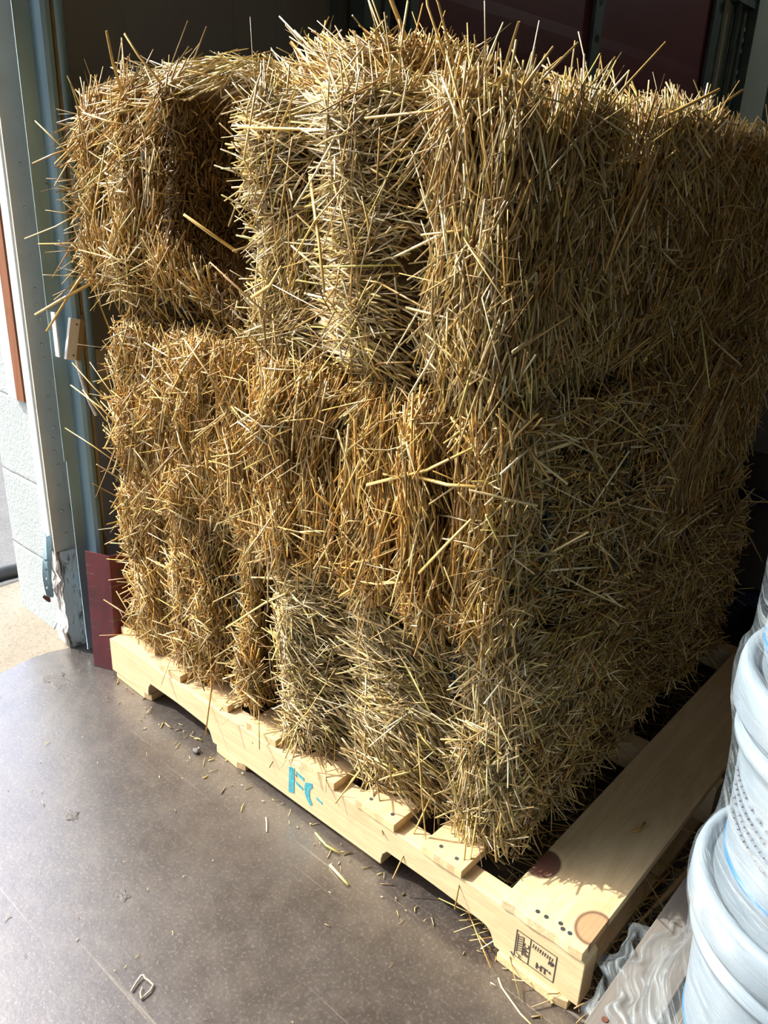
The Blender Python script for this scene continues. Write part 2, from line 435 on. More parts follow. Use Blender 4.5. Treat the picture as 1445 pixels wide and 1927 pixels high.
class Bale:
    def __init__(s, lo, hi, along, seed, nfl=8, rnd=.045, groove=.014, twine=(.33, .67), twdepth=.022, lump=.012, extra=None):
        s.lo = np.array(lo, float); s.hi = np.array(hi, float); s.al = along; s.nfl = nfl; s.rnd = rnd
        s.groove = groove; s.extra = extra; s.twd = twdepth; s.lump = lump
        s.cross = 1-along
        s.tw = [s.lo[s.cross]+(s.hi[s.cross]-s.lo[s.cross])*t for t in twine]
        r_ = np.random.default_rng(seed)
        e = np.linspace(s.lo[along], s.hi[along], nfl+1); e[1:-1] += r_.normal(0, .012, nfl-1); s.edges = e
        s.ph = r_.uniform(0, 6.28, (6, 3)); s.fr = r_.normal(0, 1, (6, 3)); s.fr /= np.linalg.norm(s.fr, axis=1)[:, None]
        s.fr *= np.array([14, 18, 26, 34, 48, 60])[:, None]
        s.fo = r_.normal(0, .010, nfl)
        s.st = [Straw() for _ in range(nfl)]
    def nz(s, p):
        o = 0
        for k in range(6):
            o = o+np.sin(p@s.fr[k]+s.ph[k, 0])*(1, .9, .7, .6, .45, .35)[k]
        return o*.4
    def surf(s, p):
        """points on the plain box -> shaped bale surface and normals"""
        r_ = s.rnd; c = np.clip(p, s.lo+r_, s.hi-r_); d = p-c; L = np.linalg.norm(d, axis=1)[:, None]+1e-9
        n = d/L; q = c+n*r_
        off = s.nz(q)*s.lump
        endness = np.abs(n[:, s.al])
        t = q[:, s.al]; g = np.zeros(len(q))
        for e in s.edges[1:-1]: g += np.exp(-((t-e)/.009)**2)
        fi = np.clip(np.searchsorted(s.edges, t)-1, 0, s.nfl-1)
        off += (s.fo[fi]-g*s.groove)*(1-endness)
        tz = np.zeros(len(q)); cc = q[:, s.cross]
        for w_ in s.tw: tz += np.exp(-((cc-w_)/.028)**2)
        off -= tz*s.twd*np.maximum(endness, np.abs(n[:, 2])*.5)
        if s.extra is not None: q = q+s.extra(q, n)
        return q+n*off[:, None], n
    def flake_of(s, p):
        return np.clip(np.searchsorted(s.edges, p[:, s.al])-1, 0, s.nfl-1)
    def core(s, faces, inset=.036, step=.022):
        for fc in faces:
            ax, sg, ua, va = FACES[fc]
            nu = max(2, int((s.hi[ua]-s.lo[ua])/step)); nv = max(2, int((s.hi[va]-s.lo[va])/step))
            if ua == s.al or va == s.al:
                # one strip of grid per flake so each flake owns its piece
                for k in range(s.nfl):
                    e0, e1 = s.edges[k], s.edges[k+1]
                    m = max(2, int((e1-e0)/step)+1)
                    A = np.linspace(e0, e1, m); o_ = va if ua == s.al else ua
                    B = np.linspace(s.lo[o_], s.hi[o_], max(2, int((s.hi[o_]-s.lo[o_])/step)))
                    s._grid(ax, sg, s.al, o_, A, B, inset, k)
            else:
                k = 0 if sg < 0 else s.nfl-1
                s._grid(ax, sg, ua, va, np.linspace(s.lo[ua], s.hi[ua], nu), np.linspace(s.lo[va], s.hi[va], nv), inset, k)
    def _grid(s, ax, sg, ua, va, A, B, inset, k):
        AA, BB = np.meshgrid(A, B, indexing='ij'); p = np.zeros((AA.size, 3))
        p[:, ax] = s.hi[ax] if sg > 0 else s.lo[ax]; p[:, ua] = AA.ravel(); p[:, va] = BB.ravel()
        q, n = s.surf(p); q = q-n*inset
        i, j = np.meshgrid(np.arange(len(A)-1), np.arange(len(B)-1), indexing='ij')
        b = (i*len(B)+j).ravel(); fq = np.stack([b, b+1, b+len(B)+1, b+len(B)], 1)
        s.st[k].core(q, fq)
    def lay(s, fc, dens, pal, ang=90, spread=30, L=(.04, .12), W=(.0022, .0048), flat=.5, tilt=(2, 10), depth=(-.022, .004),
            bend=.03, region=None, angf=None, grow=0, sd=.16, palf=None, bias=None, droop=0):
        """stalks on a face: ang = direction in the face plane (0 along u, 90 along v), tilt = lift off the surface in degrees"""
        ax, sg, ua, va = FACES[fc]
        u0, u1, v0, v1 = s.lo[ua], s.hi[ua], s.lo[va], s.hi[va]
        if region: u0, u1, v0, v1 = region
        n = int(dens*1.35*(u1-u0)*(v1-v0))
        if n < 1: return
        p = np.zeros((n, 3)); p[:, ax] = s.hi[ax] if sg > 0 else s.lo[ax]
        p[:, ua] = rng.uniform(u0-grow, u1+grow, n); p[:, va] = rng.uniform(v0-grow, v1+grow, n)
        p = np.clip(p, s.lo, s.hi)
        if palf is not None:
            keep = palf(p) > rng.uniform(0, 1, n); p = p[keep]; n = len(p)
            if n < 1: return
        cl = s.nz(p*2.6+3.1)
        keep = rng.uniform(0, 1, n) < np.clip(.72+.75*cl, .12, 1); p = p[keep]; cl = s.nz(p[:, [1, 2, 0]]*1.7+1.7); n = len(p)
        fi = s.flake_of(p); q, nn = s.surf(p)
        Lg = rng.uniform(0, 1, n)**1.6*(L[1]-L[0])+L[0]
        a0 = np.full(n, float(ang)) if angf is None else angf(p)
        a = np.radians(a0+rng.normal(0, spread*.75, n)+cl*spread*1.1); a += np.pi*(rng.uniform(0, 1, n) < .5)*(0 if bias is not None else 1)
        U = np.zeros(3); U[ua] = 1; Vv = np.zeros(3); Vv[va] = 1
        T = np.cos(a)[:, None]*U+np.sin(a)[:, None]*Vv
        T = T-nn*(T*nn).sum(1)[:, None]; T /= np.linalg.norm(T, axis=1)[:, None]+1e-9
        ti = np.radians(rng.normal(tilt[0], tilt[1], n))
        T = T*np.cos(ti)[:, None]+nn*np.sin(ti)[:, None]
        if bias is not None:
            T = T+np.array(bias)[None]*rng.uniform(.4, 1.2, n)[:, None]; T /= np.linalg.norm(T, axis=1)[:, None]
        dp = rng.uniform(depth[0], depth[1], n)
        c = q+nn*dp[:, None]+T*(np.sin(np.clip(ti, 0, 2))*Lg*.5)[:, None]
        if bias is not None: c = c+T*(Lg*.25)[:, None]
        else:
            top_ = c[:, 2]+np.abs(T[:, 2])*Lg*.5
            c[:, 2] -= np.maximum(0, top_-(s.hi[2]+rng.uniform(-.01, 1, n)**3*.055))
        Wd = rng.uniform(W[0], W[1], n)*.76; Hd = Wd*np.where(rng.uniform(0, 1, n) < flat, rng.uniform(.15, .35, n), rng.uniform(.7, 1, n))
        bd = np.abs(rng.normal(0, bend, n))+(rng.uniform(0, 1, n) < .07)*rng.uniform(.05, .18, n)
        cols = tints(n, pal, sd)
        V = stalk_geo(c, T, Lg, Wd, Hd, bd, droop).reshape(n, 12, 3)
        for k in range(s.nfl):
            m = fi == k
            if m.any(): s.st[k].add(V[m].reshape(-1, 3), cols[m])
    def single(s, p0, p1, W=.0045, flat=.5, bend=.03, col=(.66, .45, .14)):
        p0 = np.array(p0, float); p1 = np.array(p1, float); d = p1-p0; L_ = np.linalg.norm(d)
        V = stalk_geo(((p0+p1)/2)[None], (d/L_)[None], np.array([L_]), np.array([W]), np.array([W*flat]), np.array([bend]))
        k = int(s.flake_of(p0[None])[0]); s.st[k].add(V, np.array([col]))
    def finish(s, label, group='straw bales stacked on the pallet', twine=True):
        root = empty('straw_bale', ((s.lo[0]+s.hi[0])/2, (s.lo[1]+s.hi[1])/2, s.lo[2]), label, 'straw bale', group)
        for k in range(s.nfl):
            if s.st[k].V: s.st[k].build('flake', root, kind='stuff')
        if twine:
            for w_ in s.tw:
                pts = []
                lo, hi, al, cr = s.lo, s.hi, s.al, s.cross
                loop = [(lo[al], t) for t in np.linspace(hi[2], lo[2], 9)]+[(t, lo[2]) for t in np.linspace(lo[al], hi[al], 15)]+[(hi[al], t) for t in np.linspace(lo[2], hi[2], 9)]+[(t, hi[2]) for t in np.linspace(hi[al], lo[al], 15)]
                P_ = np.zeros((len(loop), 3)); P_[:, cr] = w_
                for i, (a_, z_) in enumerate(loop): P_[i, al] = a_; P_[i, 2] = z_
                q, n = s.surf(P_); q = q+n*(.011)
                MB().tube([tuple(x) for x in q], .0021, 6).build('twine', M_TWINE, root, smooth=True)
        return root

# ------------------------------------------------------------------ setting: room, door wall, ground
def struct(o, label):
    return tag(o, label, None, None, 'structure')
WX0, WX1 = -0.47, -0.185       # outer and inner face of the door wall
# floor
mb = MB(); nx, ny = 60, 4
edge = [(-.185+.012*math.sin(y*9)+.008*math.sin(y*31+1), y) for y in np.linspace(-6, .02, 160)]
poly = edge+[(-.19, .02), (-.19, 6.0), (7, 6.0), (7, -6)]
mb.prism(poly, -.12, 0, 2)
struct(mb.build('floor', M_FLOOR), 'dark brown stained concrete floor with scuffs')
mb = MB(); mb.box((-2.2, -6, -.12), (-.10, .012, -.004)); mb.box((-.62, .012, -.12), (-.45, 8, -.004))
struct(mb.build('ground_apron', M_APRON), 'beige concrete apron outside the open doorway')
struct(MB().box((-40, -30, -.2), (-.1, 30, -.03)).build('ground_asphalt', M_ASPH), 'grey asphalt yard outside')
# door wall: pier between two doors, wall beyond the maroon door, lintel
D2a, D2b = 1.16, 3.43
mb = MB().box((WX0, .012, -.05), (WX1, D2a, 3.2))
pier = mb.build('wall_left', M_BLOCK)
pier.data.materials.append(M_GREYW)
for p in pier.data.polygons:
    if p.normal.x > .5: p.material_index = 1
struct(pier, 'dark grey painted pier between the two door openings with white block end')
struct(MB().box((WX0, D2b, -.05), (WX1, 6.1, 3.2)).build('wall_far_left', M_GREENW), 'grey green wall beyond the maroon door')
struct(MB().box((WX0, D2a, 2.75), (WX1, D2b, 3.2)).box((WX0, -3.6, 2.85), (WX1, .012, 3.2)).build('wall_lintel', M_ROOM), 'wall above the door openings')
struct(MB().box((WX0, -6.2, -.05), (WX1, -3.6, 3.2)).build('wall_near_left', M_ROOM), 'door wall on the near side')
struct(MB().box((-.47, 6.0, -.05), (7.2, 6.2, 3.2)).build('wall_back', M_ROOM), 'back wall in shade')
struct(MB().box((7.0, -6.2, -.05), (7.2, 6.2, 3.2)).build('wall_right', M_ROOM), 'right wall in shade')
struct(MB().box((-.47, -6.2, -.05), (1.6, -6.0, 3.2)).box((3.2, -6.2, -.05), (7.2, -6.0, 3.2)).box((1.6, -6.2, 2.7), (3.2, -6.0, 3.2)).build('wall_front', M_ROOM), 'front wall with an opening added to let in fill light')  # the unseen opening is added to fill the shaded bale sides
struct(MB().box((-.47, -6.2, 3.2), (7.2, 6.2, 3.35)).build('ceiling', M_ROOM), 'plain ceiling in shade')

# white timber trim at the jamb corner with red brown strip behind it
mb = MB().box((-.252, -.006, .262), (-.204, .013, 3.0)).box((-.212, -.014, .262), (-.200, .013, 3.0))
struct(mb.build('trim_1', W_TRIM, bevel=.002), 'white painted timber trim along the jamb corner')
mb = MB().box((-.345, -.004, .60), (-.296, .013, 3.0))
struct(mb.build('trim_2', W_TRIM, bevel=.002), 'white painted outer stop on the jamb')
struct(MB().box((-.297, -.0055, .604), (-.262, .012, 3.0)).build('trim_3', W_RED), 'bare red brown wood strip on the jamb')

# jamb post (rotten, flaking) and riveted taupe angle
mb = MB(); rows = []
for i, z in enumerate(np.linspace(.0, .26, 14)):
    j = .008*math.sin(i*2.3)+.006*math.sin(i*5.1); rows.append((z, j))
for (z0, j0), (z1, j1) in zip(rows[:-1], rows[1:]):
    mb.add([(-.245, -.004+j0*.4, z0), (-.178, -.010+j0*.3, z0), (-.172, .042+j0, z0), (-.245, .02, z0),
            (-.245, -.004+j1*.4, z1), (-.178, -.010+j1*.3, z1), (-.172, .042+j1, z1), (-.245, .02, z1)],
           [(0, 1, 5, 4), (1, 2, 6, 5), (2, 3, 7, 6), (3, 0, 4, 7), (0, 3, 2, 1), (4, 5, 6, 7)])
struct(mb.build('trim_4', M_FLAKE), 'rotten foot of the jamb post with flaking white paint')

ang = empty('steel_angle', (-.19, .02, .25), 'taupe painted riveted steel angle on the door jamb corner', 'steel angle')
outl = [(-.014, .24)]
right = []
for i, z in enumerate(np.linspace(.24, 3.0, 90)):
    b = .036 if (z < .62) else .046
    if .62 < z < .74: b = .058
    if .74 <= z < 1.0: b = .052-.10*(z-.74)*.4
    right.append((b+.003*math.sin(z*47)+.002*math.sin(z*113), z))
MB().prism([(-.016, .24)]+right+[(-.016, 3.0)], -.186, -.1815, 0).build('plate', M_TAUPE, ang)
for i, z in enumerate([.30, .36, .42, .47, .505, .535, .56, .60, .63, .66, .715, .745, .80, .83, .86, .93, 1.02, 1.1]):
    MB().lathe([(.0001, .003), (.003, .0025), (.0045, .0)], (0, 0, 0), 10)
    m_ = MB(); yy = .012+.004*(i % 3 == 0)
    for rad, h_ in ((.0042, 0), (.0036, .0022), (.0015, .003)):
        pass
    m_.tube([(-.1815, yy, z), (-.1790, yy, z), (-.1783, yy, z)], [.0042, .0036, .0015], 10)
    m_.build('rivet', M_TAUPE, ang, smooth=True)

# twisted corner bead
bead = empty('corner_bead', (-.22, -.01, .12), 'twisted rusty perforated metal corner bead at the jamb foot', 'metal strip')
zs = np.linspace(.30, .125, 15); mb = MB(); L_ = []
for i, z in enumerate(zs):
    t = i/14; tw = t*1.4; wd = .017*(1-.25*t)
    cx = -.207-.026*t+.004*math.sin(t*6); cy = -.016-.006*math.sin(t*3)
    L_.append(((cx-wd*math.cos(tw), cy-wd*math.sin(tw)*.6, z), (cx+.002, cy-.006*math.cos(t*3), z-.004), (cx+wd*math.cos(tw)*.9, cy+wd*math.sin(tw)*.6, z+.003)))
vs = [p for row in L_ for p in row]+[(p[0], p[1]+.0012, p[2]) for row in L_ for p in row]
n3 = len(L_)*3; fs = []
for i in range(14):
    for j in range(2):
        a = i*3+j; fs.append((a, a+1, a+4, a+3)); fs.append((n3+a, n3+a+3, n3+a+4, n3+a+1))
mb.add(vs, fs).build('strip', M_ZINC, bead)
for k in range(4):
    z = .235-.026*k; t = (.30-z)/.175; MB().tube([(-.207-.026*t+.006, -.026, z), (-.207-.026*t+.006, -.0285, z)], .0026, 8).build('hole', M_NAIL if k < 2 else W_TRIM, bead)
MB().tube([(-.243, -.03, .128), (-.235, -.022, .118), (-.232, -.02, .112)], [.004, .006, .002], 7).build('rusty_tip', simple('rust', (.10, .035, .02), .8, 0, .4, 60), bead)
MB().tube([(-.226, -.012, .052), (-.196, -.034, .058)], .0016, 6).build('nail', M_NAIL)
tag(bpy.data.objects['nail'], 'thin bent nail sticking out of the jamb foot', 'nail')

# hose outside
hs = [(-.62+.0*t, -.30+t*.9, .012) for t in np.linspace(0, 1, 12)]
hs = [(-.56-.10*math.sin(i*.35), -.35+.08*i, .010) for i in range(12)]
hose = MB().tube(hs, .022, 14).build('hose', M_BLACK, smooth=True)
tag(hose, 'thick black hose lying on the concrete outside the doorway', 'hose')

# galvanised door track
tr = empty('door_track', (-.12, .04, .02), 'galvanised vertical roller track of the open door beside the grey pier', 'door track')
prof = [(-.118, .004), (-.1155, .004), (-.1155, .031), (-.1005, .034), (-.092, .040), (-.088, .048), (-.090, .057), (-.098, .063), (-.106, .064),
        (-.106, .0615), (-.0985, .0605), (-.0925, .0555), (-.0905, .048), (-.094, .0415), (-.1015, .0365), (-.118, .0335)]
MB().prism(prof, .018, 3.0, 2).build('channel', M_ZINC, tr)
MB().prism([(-.108, .064), (-.098, .0645), (-.0945, .069), (-.108, .070)], .018, 3.0, 2).build('edge_strip', M_BRASSY, tr)
MB().box((-.184, .030, .16), (-.118, .034, .20)).build('bracket', M_ZINC, tr)
MB().box((-.184, .030, 1.5), (-.118, .034, 1.54)).build('bracket', M_ZINC, tr)
MB().box((-.1165, -.001, .50), (-.1150, .0065, 3.0)).build('lip', M_ZINC, tr)
cd = MB().tube([(-.165, .112, z) for z in (.60, 1.5, 3.1)], .0125, 14)
co = cd.build('conduit', M_ZINC, smooth=True); tag(co, 'thin galvanised conduit running up the dark grey pier behind the track', 'conduit')
jb = empty('junction_plate', (-.18, .13, .60), 'small grey plate on the pier where the armoured cable ends', 'plate')
MB().box((-.184, .095, .585), (-.176, .165, .72)).build('plate', M_TAUPE, jb)
MB().tube([(-.176, .15, .61), (-.173, .15, .61)], .005, 8).build('screw', M_NAIL, jb)

# door contact sensor with armoured cable
se = empty('door_contact', (-.09, .03, .73), 'white metal door contact with tan side, tilted across the track', 'door contact')
def rotbox(lo, hi, angx, piv):
    m_ = MB(); m_.box(lo, hi, Matrix.Rotation(angx, 3, 'X'), piv); return m_
PV = (-.075, .03, .765)
rotbox((-.080, .014, .727), (-.070, .036, .812), math.radians(-13), PV).build('housing', M_SENS, se, bevel=.001)
rotbox((-.092, .0365, .727), (-.070, .0475, .812), math.radians(-13), PV).build('tan_cover', M_TAN, se, bevel=.001)
MB().box((-.098, -.002, .735), (-.083, .001, .825)).build('bracket', M_SENS, se)
MB().box((-.112, .050, .742), (-.090, .066, .815)).build('magnet_block', M_TAN, se, bevel=.001)
for z in (.80, .738):
    MB().tube([(-.070, .0285-(z-.765)*.23*-1, z), (-.068, .0285+(z-.765)*.23, z)], .002, 8).build('screw', M_NAIL, se)
cab = [(-.074, .030+.018*t+.014*t*t, .730-.155*t+.028*t*t) for t in np.linspace(0, 1, 40)]
mb = MB(); mb.tube(cab, [.0032+(.0009 if i % 2 else 0) for i in range(40)], 8)
mb.build('armoured_cable', M_SENS, se)

# red sheet
rs = empty('metal_sheet', (-.05, .01, .0), 'scuffed dark red bent metal sheet standing between door track and pallet', 'metal sheet')
MB().add([(-.066, -.010, .001), (-.008, .014, .001), (-.012, .026, .296), (-.074, .002, .296),
          (-.067, -.008, .001), (-.009, .016, .001), (-.013, .028, .296), (-.075, .004, .296)],
         [(0, 1, 2, 3), (4, 7, 6, 5), (0, 3, 7, 4), (0, 4, 5, 1), (1, 5, 6, 2), (3, 2, 6, 7)]).build('face', M_REDS, rs)
MB().add([(-.008, .014, .001), (.0, .07, .001), (-.004, .082, .296), (-.012, .026, .296),
          (-.010, .014, .001), (-.002, .07, .001), (-.006, .082, .296), (-.014, .026, .296)],
         [(0, 1, 2, 3), (4, 7, 6, 5), (0, 3, 7, 4), (0, 4, 5, 1), (1, 5, 6, 2), (3, 2, 6, 7)]).build('folded_side', M_REDS, rs)

# maroon sectional door
door = empty('door_1', (-.24, D2a, 0), 'closed maroon sectional door', None); tag(door, kind='structure')
for k in range(6):
    z0 = -.0+k*.530-.012; z1 = z0+.53
    MB().prism([(-.26, z0), (-.2195, z0), (-.2195, z0+.025), (-.222, z0+.06), (-.222, z1-.085), (-.2195, z1-.06), (-.2195, z1), (-.26, z1)],
               D2a, D2b, 1).build('door_panel', M_MAROON, door)
MB().box((-.214, 2.25, .0), (-.200, 2.315, 2.75)).build('centre_stile', M_ZINC_D, door)
for z in (1.43, 1.62, 1.74, 1.86):
    MB().tube([(-.200, 2.285, z), (-.1985, 2.285, z)], .014 if z > 1.6 else .008, 12).build('stile_hole', M_BLACK, door)
MB().box((-.214, D2b-.10, .0), (-.200, D2b-.0, 2.75)).build('end_stile', M_ZINC_D, door)
MB().box((-.214, D2a, .0), (-.200, D2a+.08, 2.75)).build('end_stile', M_ZINC_D, door)

t2 = empty('door_track', (-.12, 3.6, .0), 'dark perforated track at the far end of the maroon door', 'door track')
MB().box((-.17, 3.60, .02), (-.165, 3.66, 2.9)).box((-.17, 3.655, .02), (-.128, 3.66, 2.9)).build('channel', M_ZINC_D, t2)
MB().box((-.17, 3.48, .02), (-.145, 3.485, 2.9)).box((-.17, 3.48, .02), (-.165, 3.53, 2.9)).build('angle', M_ZINC_D, t2)
for k in range(12):
    z = 1.33+k*.045
    if k in (4, 8): continue
    MB().box((-.164, 3.618, z), (-.1625, 3.632, z+.018)).build('slot', M_SENS, t2)
MB().box((-.184, 3.44, 1.30), (-.13, 3.70, 1.36)).build('bracket', M_ZINC_D, t2)
MB().box((-.184, 3.44, 1.92), (-.14, 3.66, 1.95)).build('bracket', M_ZINC_D, t2)
t3 = empty('door_track', (-.12, .95, .0), 'dark galvanised track at the near end of the maroon door', 'door track')
MB().box((-.17, .865, .02), (-.155, .89, 2.9)).build('angle', M_ZINC_D, t3)
MB().box((-.17, 1.085, .02), (-.165, 1.15, 2.9)).box((-.17, 1.10, .02), (-.11, 1.105, 2.9)).build('channel', M_ZINC_D, t3)
mb = MB().box((-.175, .93, 1.46), (-.12, 1.03, 1.62)); mb.build('bracket', M_ZINC_D, t3)
MB().box((-.12, .995, 1.49), (-.118, 1.005, 1.6)).build('slot', M_BLACK, t3)
struct(MB().box((-.186, 4.16, 0), (-.165, 4.26, 3.2)).build('trim_5', M_ZINC_D), 'dark vertical strip on the grey green wall')

# dark goods behind the pile
bp = empty('pallet', (1.0, 1.5, 0), 'dark blue plastic pallet in the shade behind the straw pile', 'pallet')
MB().box((.40, 1.26, .10), (1.5, 2.2, .135)).build('deck', M_NAVY, bp)
for x in (.40, .86, 1.36):
    MB().box((x, 1.27, 0), (x+.14, 2.19, .10)).build('foot', M_NAVY, bp)
cb = empty('carton', (.9, 1.7, .135), 'dark brown cardboard carton on the blue pallet behind the straw', 'carton')
MB().box((.45, 1.30, .135), (1.45, 2.1, .50)).build('body', M_BROWN, cb)
MB().box((.45, 1.295, .36), (1.45, 1.30, .40)).build('tape', M_NAVY, cb)

# ------------------------------------------------------------------ straw pallet
I = .0254; PL = 48*I
pal = empty('wooden_pallet', (PL/2, .5, 0), 'new pale pine pallet carrying the straw bales, stamped at its near corner', 'pallet')
def stringer_poly():
    z0, z1 = .016, .105; pts = [(0, z0), (0, z1-.006), (.01, z1)]
    pts += [(PL-.006, z1), (PL, z1-.006), (PL, z0)]
    for a, b in ((.842, 1.075), (.148, .378)):
        pts += [(b, z0), (b-.006, z0+.016), (b-.011, z0+.024)]
        pts += [(b-.020-(b-a-.032)*t, z0+.030+.006*math.sin(min(1, t*1.3)*math.pi*.6)) for t in np.linspace(0, 1, 9)]
        pts += [(a+.003, z0+.024), (a, z0+.012), (a, z0)]
    return pts
strs = []
for y0, nm in ((0, 'f'), (.489, 'm'), (.978, 'b')):
    o = MB().prism(stringer_poly(), y0, y0+.038, 1).build('stringer', W_PINE_X, pal, bevel=.0015, origin=(PL/2, y0, .06)); strs.append(o)
top = [(0.004, .142, .030), (.185, .268, .004), (.335, .420, .008), (.485, .568, .004), (.642, .728, .0), (.780, .868, -.002), (.926, 1.006, -.004), (1.080, 1.214, -.003)]
boards = []
for i, (a, b, y0) in enumerate(top):
    mb = MB()
    # slightly ragged sawn end
    n_ = 7; xs = np.linspace(a, b, n_); ye = [y0+random.uniform(-.0015, .0015) for _ in xs]
    pts = list(zip(xs, ye))+[(b, 1.012), (a, 1.012)]
    mb.prism(pts, .105, .121, 2)
    boards.append(mb.build('deck_board', W_LEAD if i == 7 else W_PINE_Y, pal, bevel=.0008, origin=((a+b)/2, .5, .113)))
for a, b, yb in ((.012, .150, .0), (.392, .480, -.004), (.735, .823, .012), (1.085, 1.205, -.009)):
    MB().prism([(a, yb+.003), (b-.02, yb), (b, yb+.006), (b, 1.01), (a, 1.01)], 0.0005, .0165, 2).build('bottom_board', W_PINE_Y, pal, bevel=.0008, origin=((a+b)/2, .5, .008))
for bi, spots in ((7, ((1.131, .014), (1.145, .0145), (1.173, .013), (1.184, .0135), (1.166, .019))), (6, ((.985, .012), (.952, .015))), (5, ((.80, .016), (.85, .014))), (0, ((.05, .045), (.10, .05)))):
    for x, y in spots:
        MB().tube([(x, y, .1205), (x, y, .1216)], .0034, 10).build('nail_head', M_NAIL, boards[bi])
# splits and dark marks on the stringer face
for (x0, z0, x1, z1) in ((1.103, .030, 1.112, .022),):
    MB().add([(x0, -.0004, z0), (x0+.003, -.0004, z0+.0015), (x1, -.0004, z1), (x0, -.0001, z0), (x0+.003, -.0001, z0+.0015), (x1, -.0001, z1)], [(0, 1, 2), (3, 5, 4), (0, 3, 4, 1), (1, 4, 5, 2), (2, 5, 3, 0)]).build('split', M_INK, strs[0])

def paint(polys, name, mat, parent, label=None):
    m_ = MB()
    for P_ in polys: m_.prism(P_, -.0006, .0001, 1)
    o = m_.build(name, mat, parent)
    if label: o['label'] = label
    return o
paint([[(.609, .030), (.6245, .036), (.6255, .094), (.611, .090)], [(.6295, .090), (.651, .0865), (.651, .0795), (.630, .0835)], [(.6295, .067), (.648, .063), (.648, .0565), (.630, .0605)],
       [(.672, .087), (.655, .080), (.652, .068), (.653, .054), (.659, .042), (.668, .034), (.6735, .040), (.667, .050), (.6655, .062), (.667, .071), (.674, .078)],
       [(.683, .064), (.698, .0605), (.699, .0555), (.684, .059)]], 'stencil_letters', M_STENCIL, strs[0], 'blue green stencilled letters FG')

def line(a, b, w_=.0009):
    a = Vector((a[0], 0, a[1])); b = Vector((b[0], 0, b[1])); d = (b-a).normalized(); n_ = Vector((-d.z, 0, d.x))*w_*.5
    return [((p).x, (p).z) for p in (a-n_, b-n_, b+n_, a+n_)]
stp = [line((1.1095, .080), (1.1775, .080)), line((1.1095, .0285), (1.1775, .0285)), line((1.110, .0285), (1.110, .080), .0013), line((1.177, .0285), (1.177, .080), .0013), line((1.134, .0285), (1.134, .080), .0011)]
for k in range(7): stp.append(line((1.1135, .042+k*.0046), (1.121, .0455+k*.0046), .0011))
stp += [line((1.1130, .038), (1.1130, .074)), line((1.1225, .038), (1.1225, .074), .0012), line((1.1135, .036), (1.122, .0335), .0012)]
stamp = paint(stp, 'heat_treatment_stamp', M_INK, strs[0], 'black inked stamp box')
def text(body, size, loc, rotz, name, parent, bold=0):
    c = bpy.data.curves.new(name, 'FONT'); c.body = body; c.size = size; c.extrude = .0003; c.offset = bold; c.resolution_u = 2
    tmp = bpy.data.objects.new(name, c); link(tmp)
    bpy.context.view_layer.update()
    me = bpy.data.meshes.new_from_object(tmp.evaluated_get(bpy.context.evaluated_depsgraph_get()))
    bpy.data.objects.remove(tmp)
    R_ = Matrix.Rotation(math.pi/2, 4, 'X') @ Matrix.Rotation(rotz, 4, 'Z')
    me.transform(Matrix.Translation(Vector(loc)-worldloc(parent)) @ R_)
    o = bpy.data.objects.new(name, me); link(o); o.parent = parent; me.materials.append(M_INK); return o
text('IPPC', .0125, (1.1325, -.0003, .040), math.pi/2, 'stamp_letters', stamp, .0002)
text('HT', .0150, (1.1465, -.0003, .0335), 0, 'stamp_letters', stamp, .0005)
# the rest of the print is too smudged to read: short smeared strokes
sm = []
for k in range(9):
    x = 1.138+k*.004; sm.append(line((x, .0665-.0002*k), (x+.0012, .0745-.0003*k), .0010))
    if k % 2: sm.append(line((x-.001, .0700), (x+.0022, .0712), .0009))
for k in range(6): sm.append(line((1.1655+k*.0015, .056+.001*(k % 3)), (1.1668+k*.0015, .064-.001*(k % 2)), .0012))
sm += [line((1.168, .041), (1.1705, .044), .0016), line((1.1695, .040), (1.172, .042), .001)]
paint(sm, 'smudged_print', M_INK, stamp)

# ------------------------------------------------------------------ straw bales
def left_x(p): return np.clip((.75-p[:, 0])/.6, 0, 1)

# bottom left bale (long axis into the room)
G = Bale((.045, .020, .121), (.505, .960, .500), 1, 11, nfl=8, twine=(.36, .80), twdepth=.040, lump=.018)
G.core(['-y', '-x', '+z', '+x', '+y'])
G.lay('-y', 26000, 'gold', 88, 30, (.03, .10), tilt=(3, 9), W=(.0018, .0042))
G.lay('-y', 15000, 'gold', 60, 65, (.010, .035), tilt=(22, 22), depth=(-.008, .005), W=(.0016, .0038))
G.lay('-y', 2600, 'mid', 20, 60, (.05, .12), tilt=(9, 12), depth=(-.002, .010))
G.lay('-x', 11000, 'gold', 0, 50, (.03, .08), tilt=(25, 22))
G.lay('+x', 3000, 'gold', 90, 40, (.03, .10)); G.lay('+z', 2500, 'gold', 0, 60, (.03, .10))
G.lay('-y', 2400, 'gold', 180, 25, (.03, .08), tilt=(14, 15), region=(.04, .11, .16, .50), bias=(-.4, -.1, 0))
G.lay('-y', 1800, 'gold', -90, 25, (.04, .10), tilt=(12, 12), region=(.05, .50, .125, .18), bias=(0, -.1, -.3))
for p0, p1 in (((.350, .03, .22), (.388, -.022, .050)), ((.235, .04, .20), (.225, -.015, .09)), ((.49, .03, .20), (.545, -.015, .10))):
    G.single(p0, p1, .0036, .5, .02, (.50, .30, .08))
G.finish('golden straw bale at the left of the bottom row, next to the red metal sheet')

